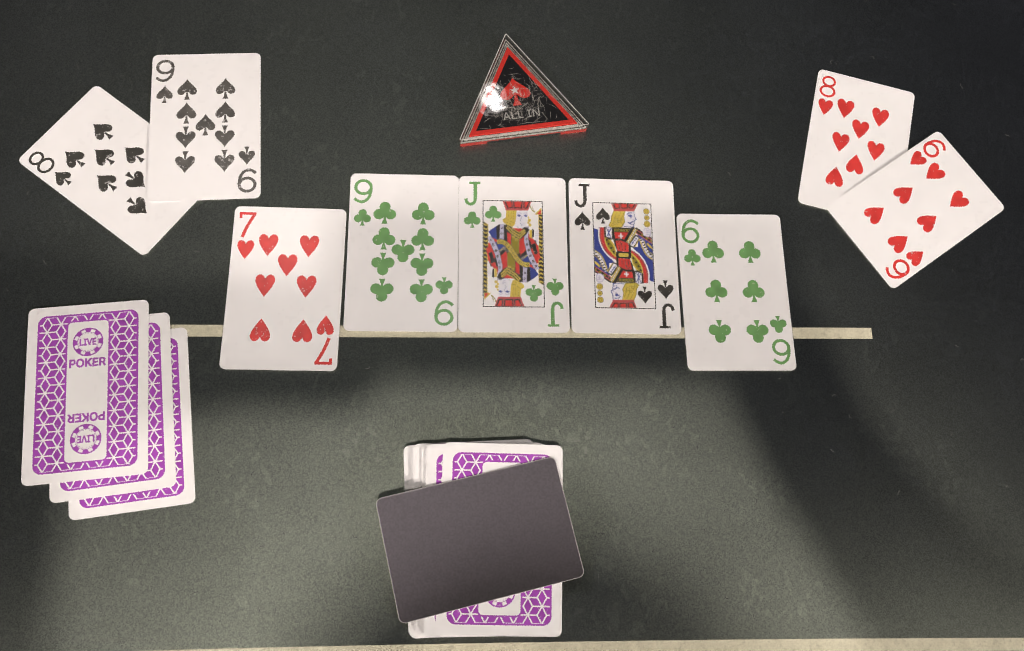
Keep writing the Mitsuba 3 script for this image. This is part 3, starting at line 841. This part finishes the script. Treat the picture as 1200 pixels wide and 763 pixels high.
        fs += [[k + 2 * i, k + 2 * i + 1, k + 2 * i + 3] for i in range(3)] + [[k + 2 * i, k + 2 * i + 3, k + 2 * i + 2] for i in range(3)]
    scene[K + "__scratches"] = mikit.ply((np.vstack(vs), np.array(fs)), "scratch", to_world=M)
    labels[K + "__scratches"] = {"label": "fine pale scratches on the clear top", "kind": "stuff"}
    labels[K] = {"label": "clear acrylic triangle reading ALL IN, with a red bordered black insert and red spade", "category": "all-in button"}


all_in_button()


# ------------------------------------------------------------------ the photographer, standing at the near edge of the table with a phone held out flat
def photographer():
    def bone(a, b, ra, rb):
        def ball(p, r):
            return m3.Manifold.sphere(r, 20).translate([float(x) for x in p])
        return m3.Manifold.batch_hull([ball(a, ra), ball(b, rb)])

    def chain(pts, rad):
        return [bone(pts[i], pts[i + 1], rad[i], rad[i + 1]) for i in range(len(pts) - 1)]

    def solid(parts, edge, it=8):
        m = m3.Manifold.batch_boolean(parts, m3.OpType.Add).refine_to_length(edge).to_mesh()
        t = trimesh.Trimesh(m.vert_properties[:, :3], m.tri_verts, process=True)
        trimesh.smoothing.filter_taubin(t, iterations=it)
        return t

    O = np.array([0, 0, H])
    pc = O - FWD * 0.0075 + RIGHT * 0.052 - UP * 0.018      # middle of the phone; its lens looks past the camera point
    m = np.eye(4)
    m[:3, 0], m[:3, 1], m[:3, 2], m[:3, 3] = RIGHT, UP, -FWD, pc
    g = rrect(0.147, 0.072, 0.010)
    body = trimesh.creation.extrude_polygon(g, 0.008, engine="earcut")
    body.apply_translation([0, 0, -0.004])
    scene["phone"] = mikit.ply(body, "phone_glass", smooth=30, to_world=T(m))
    scene["phone__screen"] = mikit.ply(sheet(-0.069, 0.069, -0.033, 0.033, 0.0041, 0.0045), "phone_glass", to_world=T(m))
    labels["phone"] = {"label": "dark phone held flat above the table by the photographer", "category": "phone"}

    def at(x, y, z):
        return pc + RIGHT * x + UP * y - FWD * z

    skin, sleeves = [], []
    sh = {1: np.array([0.21, -0.50, 0.60]), -1: np.array([-0.19, -0.37, 0.58])}
    el = {1: np.array([0.225, -0.21, 0.43]), -1: np.array([-0.185, -0.06, 0.42])}
    for s in (1, -1):
        wrist = at(0.102, -0.062, 0.012) if s > 0 else at(-0.135, -0.020, 0.014)
        palm = at(s * (0.086 if s > 0 else 0.095), -0.022, 0.010)
        skin += chain([el[s], wrist, palm], [0.037, 0.026, 0.026])
        skin += [bone(palm, at(s * 0.083, 0.018, 0.008), 0.020, 0.016)]
        for k, (yy, L) in enumerate([(0.026, 0.040), (0.010, 0.044), (-0.007, 0.042), (-0.023, 0.034)]):   # fingers under the phone's end
            tip, e = (0.087 - 0.9 * L, 0.0) if s > 0 else (0.0745, 0.004)      # the left fingers stay clear of the lens
            skin += chain([at(s * (0.088 + e), yy, 0.004), at(s * (0.087 + e), yy, -0.011), at(s * (0.087 + e + tip) / 2, yy + 0.002, -0.0145), at(s * tip, yy + 0.003, -0.0125)], [0.0095, 0.009, 0.0085, 0.0075])
        skin += chain([at(s * 0.092, -0.030, 0.016), at(s * 0.074, -0.018, 0.018), at(s * 0.052, -0.006, 0.0155)], [0.012, 0.0105, 0.009])   # thumb on the screen
        sleeves += chain([sh[s], el[s], el[s] * 0.72 + wrist * 0.28], [0.062, 0.046, 0.043])
    head, neck, chest = np.array([0.036, -0.350, 0.775]), np.array([0.05, -0.45, 0.69]), np.array([0.025, -0.50, 0.56])
    f = np.array([0, 0.52, -0.85])
    u = np.array([0, 0.85, 0.52])
    skin += [bone(head + u * 0.035, head - u * 0.03 + f * 0.01, 0.078, 0.066), bone(head - u * 0.03, head - u * 0.075 + f * 0.045, 0.055, 0.036)]
    skin += [bone(head + f * 0.082 + u * 0.005, head + f * 0.098 - u * 0.022, 0.008, 0.012)]
    for s in (1, -1):
        skin += [bone(head + [s * 0.076, 0, 0] + u * 0.012, head + [s * 0.078, 0, 0] - u * 0.025, 0.012, 0.009)]
    skin += chain([head - u * 0.03 - f * 0.03, neck, chest], [0.058, 0.056, 0.07])
    hips = np.array([0.025, -0.66, 0.16])
    skin += [bone(hips, chest, 0.10, 0.10)]
    torso = [m3.Manifold.batch_hull([m3.Manifold.sphere(r, 24).translate([float(x) for x in p]) for p, r in ((sh[1], 0.07), (sh[-1], 0.07), (neck - [0, 0.03, 0.03], 0.06), (chest - [0, 0, 0.1], 0.15))]),
             m3.Manifold.batch_hull([m3.Manifold.sphere(r, 24).translate([float(x) for x in p]) for p, r in ((chest - [0, 0, 0.1], 0.15), (hips + [0.08, 0, 0], 0.11), (hips - [0.08, 0, 0], 0.11))])]
    legs = []
    for s in (1, -1):
        legs += chain([hips + [s * 0.09, 0, -0.02], hips + [s * 0.10, 0.04, -0.46], hips + [s * 0.10, -0.02, -0.84]], [0.105, 0.072, 0.055])
        legs += [bone(hips + [s * 0.10, -0.04, -0.875], hips + [s * 0.12, 0.14, -0.89], 0.045, 0.035)]
    K = "person"
    scene[K + "__body"] = mikit.ply(solid(skin, 0.005), "skin", smooth=True)
    scene[K + "__shirt"] = mikit.ply(solid(torso + sleeves, 0.012), "shirt", smooth=True)
    scene[K + "__trousers"] = mikit.ply(solid(legs, 0.02), "shirt", smooth=True)
    scene[K + "__hair"] = mikit.ply(solid([bone(head + u * 0.04 - f * 0.02, head + u * 0.01 - f * 0.03, 0.082, 0.074)], 0.01), "hair", smooth=True)
    labels[K] = {"label": "person in a dark shirt leaning over the table holding a phone out flat", "category": "person"}


photographer()
